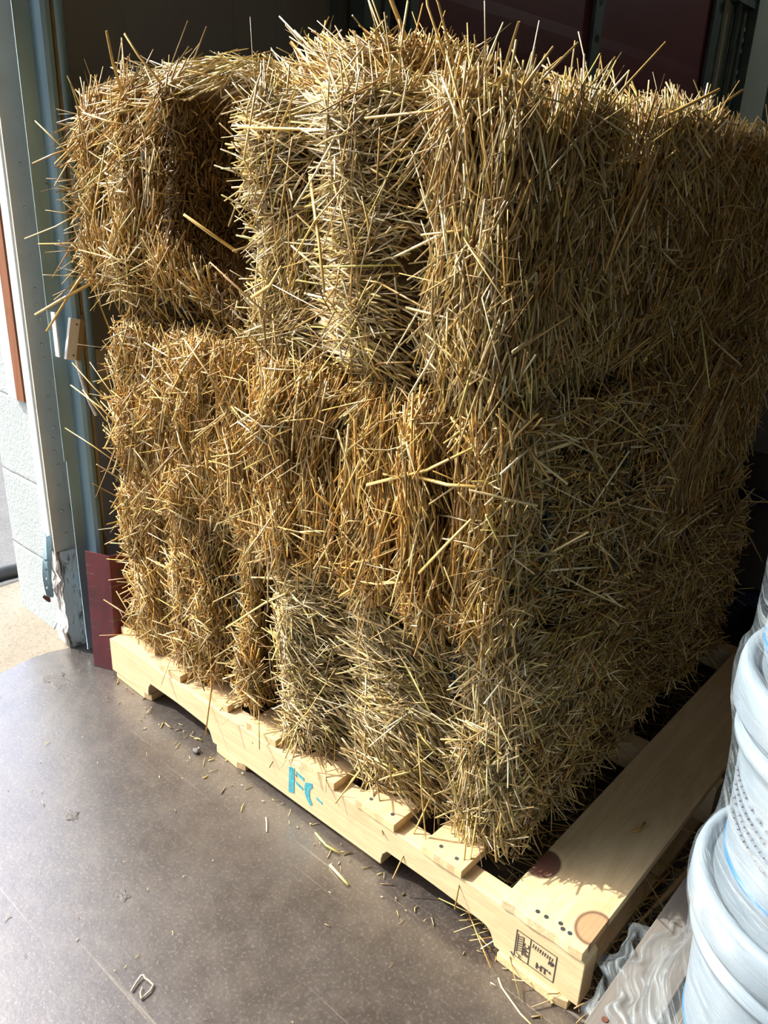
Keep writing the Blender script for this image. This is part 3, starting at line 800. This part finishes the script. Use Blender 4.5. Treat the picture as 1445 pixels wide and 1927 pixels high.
# bottom right bale (long axis into the room)
def h_turn(q, n):
    # the bale stands a little askew: its right side is set back
    o = np.zeros_like(q); o[:, 1] = np.clip(q[:, 0]-.58, 0, 1)*.135; return o
def h_ang(p):
    x = p[:, 0]; return np.where(x < .715, 22.0, np.where(x < .915, -22.0, 62.0))
H = Bale((.560, .014, .121), (1.036, .930, .490), 1, 12, nfl=8, twine=(.31, .73), twdepth=.036, rnd=.032, lump=.014, groove=.006, extra=h_turn)
H.core(['-y', '+x', '+z', '-x', '+y'])
H.lay('-y', 20000, 'pale', 0, 22, (.05, .15), angf=h_ang, tilt=(3, 8), W=(.002, .0046))
H.lay('-y', 6000, 'pale', 0, 50, (.02, .07), tilt=(14, 16), depth=(-.006, .008), angf=h_ang)
H.lay('-y', 1700, 'pale', -20, 35, (.07, .16), tilt=(9, 10), depth=(0, .012))
H.lay('-y', 17000, 'pale', -60, 20, (.025, .07), tilt=(28, 16), region=(.925, 1.03, .150, .46), bias=(.30, -.08, -.30))
H.lay('-y', 4200, 'pale', -90, 25, (.05, .11), tilt=(12, 12), region=(.57, .96, .125, .19), bias=(0, -.10, -.35))
H.lay('+x', 22000, 'mid', 20, 60, (.015, .06), tilt=(20, 20), W=(.0018, .0042))
H.lay('+x', 14000, 'mid', 10, 40, (.03, .09), tilt=(6, 10))
H.lay('+x', 9000, 'mid', 12, 18, (.06, .16), tilt=(5, 8), region=(.05, .93, .38, .49), depth=(-.006, .010))
H.lay('+x', 2400, 'mid', -80, 35, (.03, .08), tilt=(25, 16), region=(.05, 1.0, .125, .19), bias=(.25, 0, -.22))
H.lay('+z', 7000, 'mid', 15, 50, (.04, .12), tilt=(8, 12)); H.lay('-x', 2500, 'gold', 90, 40, (.03, .1))
H.lay('+y', 2500, 'mid', 90, 60, (.03, .1), tilt=(20, 20))
for p0, p1 in (((.66, .04, .49), (.50, -.05, .36)), ((.70, .03, .33), (.62, -.03, .16)), ((.88, .03, .28), (.93, .01, .09)), ((.99, .05, .19), (1.01, .01, .075))):
    H.single(p0, p1, .0045)
for p0, p1 in (((.975, .05, .19), (1.010, -.016, .055)), ((.90, .06, .18), (.885, -.02, .030)), ((.78, .05, .20), (.74, -.01, .09))):
    H.single(p0, p1, .0034, .5, .02, (.55, .36, .12))
H.finish('pale straw bale at the right of the bottom row, dark twine on it')

# middle front bale (long axis along the pallet front)
E_ = Bale((.112, .005, .490), (1.018, .455, .845), 0, 13, nfl=9, twine=(.30, .70), twdepth=.018, groove=.040, lump=.022)
E_.core(['-y', '+x', '-x', '+z', '-z'], inset=.040)
rt = lambda p: np.clip((p[:, 0]-.45)/.35, 0, 1)
lf = lambda p: 1-np.clip((p[:, 0]-.45)/.35, 0, .85)
E_.lay('-y', 26000, 'gold', 90, 13, (.03, .11), tilt=(2, 7), W=(.0016, .0038), depth=(-.028, .003))
E_.lay('-y', 20000, 'gold', 90, 70, (.008, .030), tilt=(22, 26), depth=(-.008, .005), W=(.0014, .0036), palf=lf)
E_.lay('-y', 10000, 'gold', 87, 14, (.06, .16), tilt=(3, 7), depth=(-.006, .010), palf=rt)
E_.lay('-y', 4000, 'gold', 80, 40, (.03, .08), tilt=(12, 15), depth=(-.002, .008))
E_.lay('-y', 1500, 'mid', 45, 45, (.06, .15), tilt=(6, 9), depth=(.004, .016))
E_.lay('-y', 3000, 'gold', -80, 35, (.04, .10), tilt=(14, 14), region=(.1, .98, .495, .54), bias=(0, -.12, -.2))
E_.lay('+x', 20000, 'mid', 0, 42, (.03, .10), tilt=(5, 10))
E_.lay('+x', 9000, 'gold', 10, 60, (.02, .06), tilt=(16, 18), depth=(-.006, .006))
E_.lay('+x', 2600, 'pale', -15, 40, (.07, .16), tilt=(12, 12), depth=(.000, .012))
E_.lay('+x', 6500, 'mid', 90, 12, (.06, .16), tilt=(4, 6), region=(.01, .07, .5, .84), depth=(-.004, .010))
E_.lay('-x', 9000, 'gold', 20, 50, (.04, .09), tilt=(22, 20))
E_.lay('-y', 1700, 'gold', 145, 14, (.08, .17), tilt=(8, 9), region=(.115, .19, .50, .74), bias=(-.55, -.06, .35), depth=(-.012, .004))
E_.lay('+z', 11000, 'gold', 0, 60, (.015, .06), tilt=(12, 16)); E_.lay('-z', 1500, 'gold', 0, 60, (.03, .08))
for p0, p1 in (((.12, .0, .55), (-.035, -.03, .60)), ((.13, .0, .66), (.00, -.02, .74)), ((.13, .0, .63), (.01, -.03, .70)), ((.13, .01, .60), (.03, -.02, .69)), ((.12, .01, .77), (.11, -.02, .90)),
               ((.80, -.02, .70), (.98, -.03, .80)), ((.55, -.02, .73), (.70, -.03, .78)), ((.86, -.02, .735), (.99, -.02, .75)), ((.90, -.02, .60), (.985, -.03, .71))):
    E_.single(p0, p1, .0048)
E_.finish('golden straw bale lying crosswise at the front of the middle row, vertical flakes showing')

# middle back bale
F_ = Bale((.10, .475, .490), (1.015, .960, .850), 0, 14, nfl=9, twine=(.30, .70), twdepth=.02, groove=.016, lump=.018)
F_.core(['+x', '+z', '-x', '+y'])
F_.lay('+x', 20000, 'mid', 80, 26, (.04, .13), tilt=(4, 9))
F_.lay('+x', 6000, 'mid', 60, 60, (.03, .08), tilt=(14, 15))
F_.lay('+x', 12000, 'mid', 72, 10, (.10, .20), tilt=(4, 6), region=(.50, .66, .50, .82), depth=(-.004, .014))
F_.lay('+x', 2600, 'mid', -80, 35, (.06, .14), tilt=(25, 16), region=(.48, .96, .495, .56), bias=(.22, .1, -.2))
F_.lay('+y', 2500, 'mid', 90, 60, (.03, .1)); F_.lay('+z', 2000, 'mid', 0, 60, (.03, .1)); F_.lay('-x', 3000, 'gold', 20, 50, (.04, .10), tilt=(35, 22))
F_.finish('shaded straw bale behind the golden front bale in the middle row')

# top left bale, its near right part broken away into a dark hollow
def a_edge(z):
    return .285+1.2*np.clip(z-1.13, 0, 1)**1.5+2.6*np.clip(1.0-z, 0, 1)**1.3
def a_in(p):
    return (p[:, 0] > a_edge(p[:, 2])) & (p[:, 2] > .875) & (p[:, 2] < 1.215)
def a_hollow(q, n):
    x, y, z = q[:, 0], q[:, 1], q[:, 2]
    m = 1/(1+np.exp(-(x-a_edge(z))/.006))
    m = m*1/(1+np.exp(-(1.215-z)/.008))*1/(1+np.exp(-(z-.875)/.010))
    o = np.zeros_like(q); near = np.clip(-n[:, 1], 0, 1)
    o[:, 1] = m*near*.38
    return o
A = Bale((-.012, .010, .850), (.500, .960, 1.262), 1, 15, nfl=8, twine=(.22, .48), twdepth=.03, rnd=.125, lump=.018, extra=a_hollow)
A.core(['-y', '-x', '+z', '+x', '+y'], step=.012)
solid = lambda p: np.where(a_in(p+np.array([.022, 0, 0])), 0.0, 1.0)
inner = lambda p: np.where(a_in(p), 1.0, 0.0)
A.lay('-y', 24000, 'gold', 62, 32, (.04, .12), tilt=(3, 9), palf=solid)
A.lay('-y', 7000, 'mid', 55, 60, (.02, .07), tilt=(14, 16), depth=(-.006, .008), palf=solid)
A.lay('-y', 12000, 'gold', 88, 14, (.02, .06), tilt=(5, 9), region=(.265, .37, .9, 1.22), palf=lambda p: np.where(a_in(p-np.array([.006, 0, 0])), 0.0, 1.0))
A.lay('-y', 2200, 'mid', 50, 30, (.08, .18), tilt=(8, 10), depth=(.004, .016), palf=solid, region=(.03, .32, .86, 1.2))
A.lay('-y', 1700, 'gold', 200, 28, (.05, .15), tilt=(12, 12), region=(.02, .10, .86, 1.18), bias=(-.5, -.12, -.05))
A.lay('-y', 9000, 'brown', 86, 22, (.03, .08), tilt=(2, 8), palf=inner)  # dark tints add to the shade inside the hollow
A.lay('-x', 11000, 'mid', 10, 55, (.04, .11), tilt=(18, 18))
A.lay('-x', 1300, 'mid', 200, 40, (.06, .15), tilt=(25, 18), region=(.01, .30, .86, 1.2), bias=(-.35, -.2, 0))
A.lay('+z', 8000, 'pale', 30, 40, (.05, .13), tilt=(8, 10))
A.lay('-y', 7000, 'pale', 35, 24, (.05, .14), tilt=(8, 10), region=(.20, .50, 1.21, 1.262), bias=(.2, -.06, .15))
A.lay('-y', 14000, 'mid', -40, 40, (.04, .11), tilt=(6, 10), region=(.26, .50, 1.20, 1.245), depth=(-.012, .010))
A.lay('-y', 4000, 'gold', 95, 30, (.03, .11), tilt=(12, 12), region=(.06, .34, 1.20, 1.262), bias=(-.1, -.06, .35))
A.lay('-y', 6500, 'mid', -50, 30, (.05, .13), tilt=(8, 10), region=(.05, .5, .85, .90), bias=(.1, -.10, -.15))
A.lay('+x', 5000, 'gold', 90, 40, (.04, .1)); A.lay('+y', 1500, 'mid', 90, 60, (.04, .1))
# straw ends on the side wall of the hollow
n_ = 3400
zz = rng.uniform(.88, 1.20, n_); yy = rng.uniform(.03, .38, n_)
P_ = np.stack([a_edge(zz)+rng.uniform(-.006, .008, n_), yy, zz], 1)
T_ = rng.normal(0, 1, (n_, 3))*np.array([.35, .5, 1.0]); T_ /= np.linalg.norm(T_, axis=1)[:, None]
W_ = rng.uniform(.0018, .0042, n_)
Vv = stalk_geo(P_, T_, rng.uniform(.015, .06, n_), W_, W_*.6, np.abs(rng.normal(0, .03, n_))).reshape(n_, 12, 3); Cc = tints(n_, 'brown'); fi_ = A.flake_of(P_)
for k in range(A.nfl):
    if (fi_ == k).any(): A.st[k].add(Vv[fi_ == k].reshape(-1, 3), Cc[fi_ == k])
for p0, p1 in (((.05, .0, 1.02), (-.05, -.06, .97)), ((.05, .0, .97), (-.06, -.03, .96)), ((.05, .01, .93), (-.03, -.05, .80)), ((.06, .01, .90), (-.05, -.06, .83)), ((.10, -.01, 1.10), (.02, -.05, 1.17)),
               ((.28, -.01, 1.16), (.18, -.05, 1.18)), ((.12, -.02, 1.0), (.24, -.05, 1.13)), ((.20, -.03, 1.08), (.255, -.05, .985)), ((.33, .0, 1.22), (.30, -.04, 1.285)), ((.22, .0, 1.21), (.235, -.03, 1.295))):
    A.single(p0, p1, .0055)
A.finish('top left straw bale with a dark hollow broken into its near end')

# top right bale (long axis into the room), three lobes on its near end
def b_ang(p):
    x = p[:, 0]; return np.where(x < .655, 25.0, np.where(x < .835, -6.0, 86.0))
B = Bale((.520, .000, .850), (.985, 1.060, 1.205), 1, 16, nfl=9, twine=(.31, .69), twdepth=.055, rnd=.032, groove=.008, lump=.016)
B.core(['-y', '-x', '+z', '+x', '+y'])
B.lay('-y', 22000, 'pale', 0, 22, (.05, .14), angf=b_ang, tilt=(3, 8), sd=.14)
B.lay('-y', 6000, 'pale', 0, 55, (.03, .08), angf=b_ang, tilt=(12, 15), depth=(-.006, .008))
B.lay('-y', 13000, 'mid', 88, 12, (.06, .18), tilt=(3, 7), region=(.845, .985, .86, 1.2), depth=(-.006, .010))
B.lay('-y', 2200, 'mid', 60, 45, (.07, .18), tilt=(8, 9), depth=(.002, .014))
B.lay('-x', 15000, 'pale', 100, 50, (.02, .07), tilt=(25, 20), bias=(-.15, -.12, 0))
B.lay('-y', 7000, 'pale', 180, 40, (.025, .07), tilt=(16, 16), region=(.52, .60, .87, 1.2), bias=(-.35, -.06, .05))
B.lay('+x', 24000, 'mid', 88, 18, (.05, .15), tilt=(3, 7), W=(.002, .0044))
B.lay('+x', 5000, 'mid', 75, 50, (.03, .09), tilt=(12, 14), depth=(-.006, .008))
B.lay('+x', 1300, 'mid', 60, 40, (.08, .18), tilt=(9, 9), depth=(.000, .012))
B.lay('+z', 8000, 'pale', 40, 50, (.04, .10), tilt=(2, 5))
B.lay('+x', 1000, 'mid', 70, 35, (.03, .09), tilt=(10, 12), region=(.15, 1.05, 1.165, 1.20), bias=(.1, .15, .15))
B.lay('-y', 9000, 'pale', 60, 28, (.04, .11), tilt=(10, 12), region=(.80, .985, 1.17, 1.205), bias=(.2, -.04, .40))
B.lay('+x', 3200, 'pale', 60, 28, (.04, .11), tilt=(10, 12), region=(.0, .20, 1.17, 1.205), bias=(.15, .15, .40))
B.lay('-y', 5000, 'mid', 100, 35, (.05, .12), tilt=(10, 12), region=(.52, .82, 1.17, 1.205), bias=(-.2, -.06, .25))
B.lay('-y', 5000, 'mid', -70, 35, (.05, .13), tilt=(10, 12), region=(.53, .98, .85, .90), bias=(0, -.10, -.2))
B.lay('+x', 3000, 'mid', -80, 30, (.05, .13), tilt=(14, 14), region=(0, 1.0, .85, .90), bias=(.12, 0, -.2))
B.lay('+y', 2500, 'mid', 90, 60, (.04, .1))
for p0, p1 in (((.68, -.02, 1.10), (.74, -.05, .96)), ((.66, -.03, 1.0), (.78, -.05, 1.10)), ((.50, -.0, .99), (.44, -.05, 1.04)), ((.56, -.02, .93), (.66, -.05, .985)),
               ((.95, .0, 1.19), (.99, -.03, 1.25)), ((.80, .0, 1.14), (.56, -.04, 1.16)), ((.90, -.01, 1.19), (.845, -.02, 1.34)), ((.90, .0, 1.20), (.855, -.03, 1.33)), ((.72, -.02, 1.10), (.79, -.05, 1.01)),
               ((.985, .16, 1.17), (1.04, .20, 1.26)), ((.985, .30, 1.18), (1.05, .36, 1.225)), ((.985, .42, 1.18), (1.03, .50, 1.24))):
    B.single(p0, p1, .0052)
B.finish('pale straw bale at the right of the top row, its long side receding in shade')

# loose flake on top
hp = Bale((.50, .10, 1.180), (.72, .32, 1.285), 0, 17, nfl=1, twine=(), rnd=.05, lump=.014)
hp.core(['-y', '-x', '+z', '+x', '+y'])
for fc in ('-y', '+x', '-x', '+y'): hp.lay(fc, 15000, 'gold', -50 if fc == '-y' else 60, 22, (.05, .15), tilt=(5, 10))
hp.lay('+z', 9000, 'mid', -40, 40, (.05, .12), tilt=(10, 12))
hp.lay('-y', 5000, 'mid', 130, 22, (.05, .12), tilt=(10, 12), region=(.50, .72, 1.22, 1.285), bias=(-.25, -.06, .25))
hp.single((.70, .16, 1.25), (.635, .12, 1.40), .006, .9, .04)
lo_ = hp.st[0].build('loose_straw_flake', None, (.60, .21, 1.18))
tag(lo_, 'loose tuft of straw heaped on the top right bale', 'straw', kind='stuff')

# ------------------------------------------------------------------ loose things on the floor
def scatter(n, fx, pal, L, name, label, kind='stuff', W=(.0014, .0034), z=.002, tl=.06):
    S = Straw(); P_ = np.array([fx() for _ in range(n)]); a = rng.uniform(0, 2*np.pi, n)
    T = np.stack([np.cos(a), np.sin(a), rng.normal(0, tl, n)], 1); T /= np.linalg.norm(T, axis=1)[:, None]
    Lg = rng.uniform(0, 1, n)**2*(L[1]-L[0])+L[0]; Wd = rng.uniform(W[0], W[1], n)
    c = np.stack([P_[:, 0], P_[:, 1], z+np.abs(T[:, 2])*Lg*.5+P_[:, 2]], 1)
    S.add(stalk_geo(c, T, Lg, Wd, Wd*.5, np.abs(rng.normal(0, .05, n))), tints(n, pal)); o = S.build(name, None, (P_[0][0], P_[0][1], 0)); return tag(o, label, 'straw', kind=kind)
U = random.uniform
scatter(900, lambda: (U(1.0, 1.32), U(.0, 1.0)**1.0, abs(random.gauss(0, .008))), 'mid', (.02, .14), 'straw_litter', 'dark straw litter in the gap between the two pallets', tl=.15)
scatter(80, lambda: (U(0, 1.2), -abs(random.gauss(0, .03)), 0), 'pale', (.004, .024), 'straw_chaff', 'fine straw chaff along the foot of the pallet front')
scatter(110, lambda: (U(-.1, 1.4), U(-.75, -.04), 0), 'pale', (.003, .014), 'chaff', 'tiny pale chaff specks scattered on the dark floor', W=(.0008, .002))
SPOT = None
def floor_stalk(pts, rad, col, label, name='straw_stalk', cat='straw stalk', group=None, mat=None):
    m_ = MB().tube(pts, rad, 7)
    o = m_.build(name, mat or simple('stalk_'+str(len(bpy.data.materials)), col, .5, 0, .2, 60), origin=pts[0], smooth=True)
    return tag(o, label, cat, group)
floor_stalk([(.771, -.052, .003), (.80, -.0575, .004), (.824, -.061, .003)], .0022, (.72, .60, .22), 'yellow straw stalk lying alone on the floor below the pallet notch')
floor_stalk([(.606, -.054, .002), (.615, -.060, .003), (.634, -.076, .002)], .0012, (.8, .78, .7), 'thin white stalk on the floor left of the yellow one')
floor_stalk([(.70, -.018, .003), (.735, -.026, .004), (.765, -.022, .003)], .0018, (.62, .55, .15), 'greenish straw stalk against the foot of the pallet below the stencil')
floor_stalk([(1.105, -.030, .002), (1.118, -.040, .003), (1.16, -.055, .002), (1.19, -.060, .002)], .0013, (.62, .5, .28), 'long thin straw on the floor below the stamped corner')
floor_stalk([(1.1615, .2565, .1235), (1.170, .270, .1240), (1.168, .292, .1235)], .0018, (.42, .25, .06), 'bent brown straw stalk lying on the wide end board of the pine pallet')
wl = [(.735, -.416, .003), (.729, -.408, .003), (.7235, -.395, .004), (.722, -.388, .006), (.7265, -.386, .006), (.734, -.385, .004), (.745, -.3855, .004), (.753, -.392, .003), (.753, -.402, .003), (.752, -.413, .003), (.744, -.410, .004), (.738, -.402, .003)]
wl = [(.7295, -.4135, .003), (.7235, -.402, .004), (.7195, -.391, .005), (.7225, -.3885, .006), (.7265, -.3895, .005), (.734, -.3875, .004), (.744, -.3865, .003), (.7485, -.3945, .003), (.7495, -.405, .003), (.7495, -.4105, .003), (.741, -.4065, .004), (.735, -.3995, .003)]
floor_stalk(wl, [.0016, .0015, .0014, .0014, .0014, .0014, .0016, .0014, .0013, .0016, .0010, .0007], (.50, .42, .32), 'tan split straw loop lying on the dark floor at the bottom of the photo', 'straw_loop', 'straw loop')
pb = bmesh.new(); bmesh.ops.create_icosphere(pb, subdivisions=2, radius=.0085)
for v in pb.verts: v.co = Vector((v.co.x*1.1, v.co.y*.8, v.co.z*.55))+Vector((math.sin(v.co.y*700), math.cos(v.co.x*600), math.sin(v.co.x*500)))*.0008
me = bpy.data.meshes.new('pebble'); pb.to_mesh(me); pb.free(); me.materials.append(simple('grey_stone', (.09, .088, .09), .7, 0, .3, 200, .3))
peb = link(bpy.data.objects.new('pebble', me)); peb.location = (.363, -.030, .004); tag(peb, 'small dark grey pebble on the floor before the pallet', 'pebble')
# patched pits in the floor are low dark crusts
for (x, y, s_) in ((.347, -.295, .016), (.569, -.329, .012), (-.08, -.10, .035)):
    b_ = bmesh.new(); bmesh.ops.create_icosphere(b_, subdivisions=3, radius=1)
    for v in b_.verts:
        k = 1+.25*math.sin(v.co.x*5+x*40)+.2*math.cos(v.co.y*7+y*30); v.co = Vector((v.co.x*s_*k, v.co.y*s_*.8*k, max(v.co.z, -.1)*.0018+.0004*math.sin(v.co.x*19)*math.sin(v.co.y*23)))
    me = bpy.data.meshes.new('crust'); b_.to_mesh(me); b_.free(); me.materials.append(bpy.data.materials['grey_stone'])
    o = link(bpy.data.objects.new('floor_patch', me)); o.location = (x, y, .0)
    tag(o, {.016: 'round dark crumbled patch in the floor', .012: 'small crumbled patch in the middle of the floor', .035: 'dark worn pit in the floor near the door threshold'}[s_], 'floor patch')

# ------------------------------------------------------------------ pails
PC = (1.470, .040); PH = .263; PZ = .132
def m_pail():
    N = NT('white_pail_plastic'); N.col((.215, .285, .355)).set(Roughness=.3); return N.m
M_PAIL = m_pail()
def m_film(nm='clear_stretch_film', ex=0.0):
    N = NT(nm); p = N.obj()
    tr_ = N.n('BsdfTransparent'); mx = N.n('MixShader')
    st = N.noise(N.mp(p, (4, 4, 60), (.42, .30, 0)), 2.2, 6, .68, .9)
    fac = N.ramp(st, [(.36, (.03+ex,)*3), (.52, (.16+ex,)*3), (.62, (.50+ex,)*3), (.8, (.7+ex,)*3)])
    N.col((.30, .36, .40)).set(Roughness=.24); N.b.inputs['Specular IOR Level'].default_value = .6
    N.bump(st, .7, .008)
    N.l(fac, mx.inputs[0]); N.l(tr_.outputs[0], mx.inputs[1]); N.l(N.b.outputs[0], mx.inputs[2]); N.l(mx.outputs[0], N.out.inputs[0])
    return N.m
M_FILM = m_film()
P3S = (-.010, -.004)
names = ['white plastic pail at the bottom of the film wrapped stack', 'white plastic pail in the middle of the film wrapped stack', 'white plastic pail on top of the film wrapped stack']
for k in range(3):
    z = PZ+k*PH
    PC = (1.470+(P3S[0] if k == 2 else 0), .040+(P3S[1] if k == 2 else 0))
    pr = empty('pail', (PC[0], PC[1], z), names[k], 'pail', 'film wrapped white pails')
    H_ = PH-.002
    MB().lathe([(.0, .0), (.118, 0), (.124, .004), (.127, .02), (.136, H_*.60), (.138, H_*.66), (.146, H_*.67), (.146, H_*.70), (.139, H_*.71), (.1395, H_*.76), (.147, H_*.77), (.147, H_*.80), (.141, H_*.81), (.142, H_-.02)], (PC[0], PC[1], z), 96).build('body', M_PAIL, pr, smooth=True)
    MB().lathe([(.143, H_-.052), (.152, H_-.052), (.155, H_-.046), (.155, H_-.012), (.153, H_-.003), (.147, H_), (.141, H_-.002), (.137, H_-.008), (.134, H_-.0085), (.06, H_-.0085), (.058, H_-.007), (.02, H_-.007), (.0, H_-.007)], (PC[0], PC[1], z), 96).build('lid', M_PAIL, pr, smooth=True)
    mb = MB(); mb.lathe([(.1272, .020), (.1282, .021), (.1288, .027), (.1278, .028)], (PC[0], PC[1], z), 96)
    mb.build('blue_band', M_BLUE, pr, smooth=True)['label'] = 'thin bright blue band'
    # illegible print on the side
    mb = MB()
    for row in range(4):
        for c_ in range(15):
            if k == 0 or random.random() < .1: continue
            a0 = math.radians(205+c_*3.0+row*1.5); a1 = a0+math.radians(random.uniform(2.3, 3.0)); zz = z+.132-row*.016-c_*.0015
            r_ = .1290+(.136-.127)*(zz-z)/(H_*.6)*1.0
            vs = []
            for rr in (r_-.0012, r_+.0007):
                for a_ in (a0, a1):
                    for dz in (0, .0024): vs.append((PC[0]+rr*math.cos(a_), PC[1]+rr*math.sin(a_), zz+dz))
            mb.add(vs, [(0, 1, 3, 2), (4, 6, 7, 5), (0, 4, 5, 1), (2, 3, 7, 6), (0, 2, 6, 4), (1, 5, 7, 3)])
    if k == 1: mb.build('printed_text', simple('grey_print', (.17, .20, .25), .6), pr)
PC = (1.470, .040)
# film wrapped round the stack, pulled down over the grey pallet
prof = []
for k in range(3):
    z = PZ+k*PH
    prof += [(.146 if k else .150, z+.004), (.139, z+.045), (.142, z+PH*.5), (.148, z+PH*.70), (.1565, z+PH-.055), (.1575, z+PH-.03), (.1570, z+PH-.008)]
    if k < 2: prof += [(.149, z+PH+.002)]
prof = [(.186, .085), (.178, .115), (.160, PZ+.012)]+prof[1:]
def shift(z):
    t = min(1, max(0, (z-.62)/.09)); return t*t*(3-2*t)
def jt(a, z, i):
    sk = 1 if z > .15 else 3
    return .0012*math.sin(a*9+z*55)*sk+.0008*math.sin(a*23-z*90)+.0016*sk*math.sin(a*4+2)
fm = MB().lathe(prof, (PC[0], PC[1], 0), 128, jt)
fm.v = [(x+P3S[0]*shift(z), y+P3S[1]*shift(z), z) for x, y, z in fm.v]
fo = fm.build('stretch_film', M_FILM, smooth=True, origin=(PC[0], PC[1], .1))
m_ = fo.modifiers.new('smooth', 'SUBSURF'); m_.levels = 1; m_.render_levels = 2
tag(fo, 'clear stretch film wound round the white pail stack', 'stretch film')
# crumpled skirt of film over the pallet edge
gx, gy = 34, 22; vs = []; fs = []
for i in range(gx):
    for j in range(gy):
        t = i/(gx-1); s_ = j/(gy-1)
        a = math.radians(150+95*t); r_ = .150+.085*s_+.010*math.sin(t*31+s_*3)*s_+.006*math.sin(t*57)*s_
        z = .150-.055*s_+.008*math.sin(t*25+s_*9)*s_+.022*(1-s_)**2+.006*math.sin(s_*21+t*14)
        vs.append((PC[0]+r_*math.cos(a), PC[1]+r_*math.sin(a), max(z, .10)))
for i in range(gx-1):
    for j in range(gy-1):
        a = i*gy+j; fs.append((a, a+1, a+gy+1, a+gy))
sk = MB().add(vs, fs).build('film_skirt', m_film('bunched_stretch_film', .02), fo, smooth=True)
m_ = sk.modifiers.new('smooth', 'SUBSURF'); m_.levels = 1; m_.render_levels = 2

# weathered pallet under the pails
wp = empty('wooden_pallet', (1.8, .4, 0), 'weathered grey wooden pallet under the white pails', 'pallet')
for y0 in (-.06, .42, .90):
    MB().box((1.275, y0, .014), (2.45, y0+.038, .098)).build('stringer', W_OLD_X, wp, bevel=.001, origin=(1.8, y0, .05))
for i, x in enumerate((1.262, 1.352, 1.46, 1.57, 1.72, 1.88, 2.04, 2.2, 2.34)):
    wd = .070 if i in (0, 1) else .09
    o = MB().box((x, -.085, .098), (x+wd, .955, .114), None).build('deck_board', W_OLD_Y, wp, bevel=.001, origin=(x, .4, .1))
    if i == 0:
        for nx_, ny_ in ((1.280, -.065), (1.318, -.06)):
            MB().tube([(nx_, ny_, .1135), (nx_, ny_, .1152)], .0042, 10).build('nail_head', bpy.data.materials['rust'], o)
for x in (1.275, 1.8, 2.3):
    MB().box((x, -.08, .0005), (x+.1, .95, .014)).build('bottom_board', W_OLD_Y, wp, origin=(x, .4, 0))
spl = MB().tube([(1.215, .19, .006), (1.235, .28, .03), (1.25, .40, .05)], [.001, .006, .003], 5).build('wood_splinter', W_PINE_Y, origin=(1.215, .19, .006))
tag(spl, 'long pale wood splinter in the gap beside the pail pallet', 'splinter')
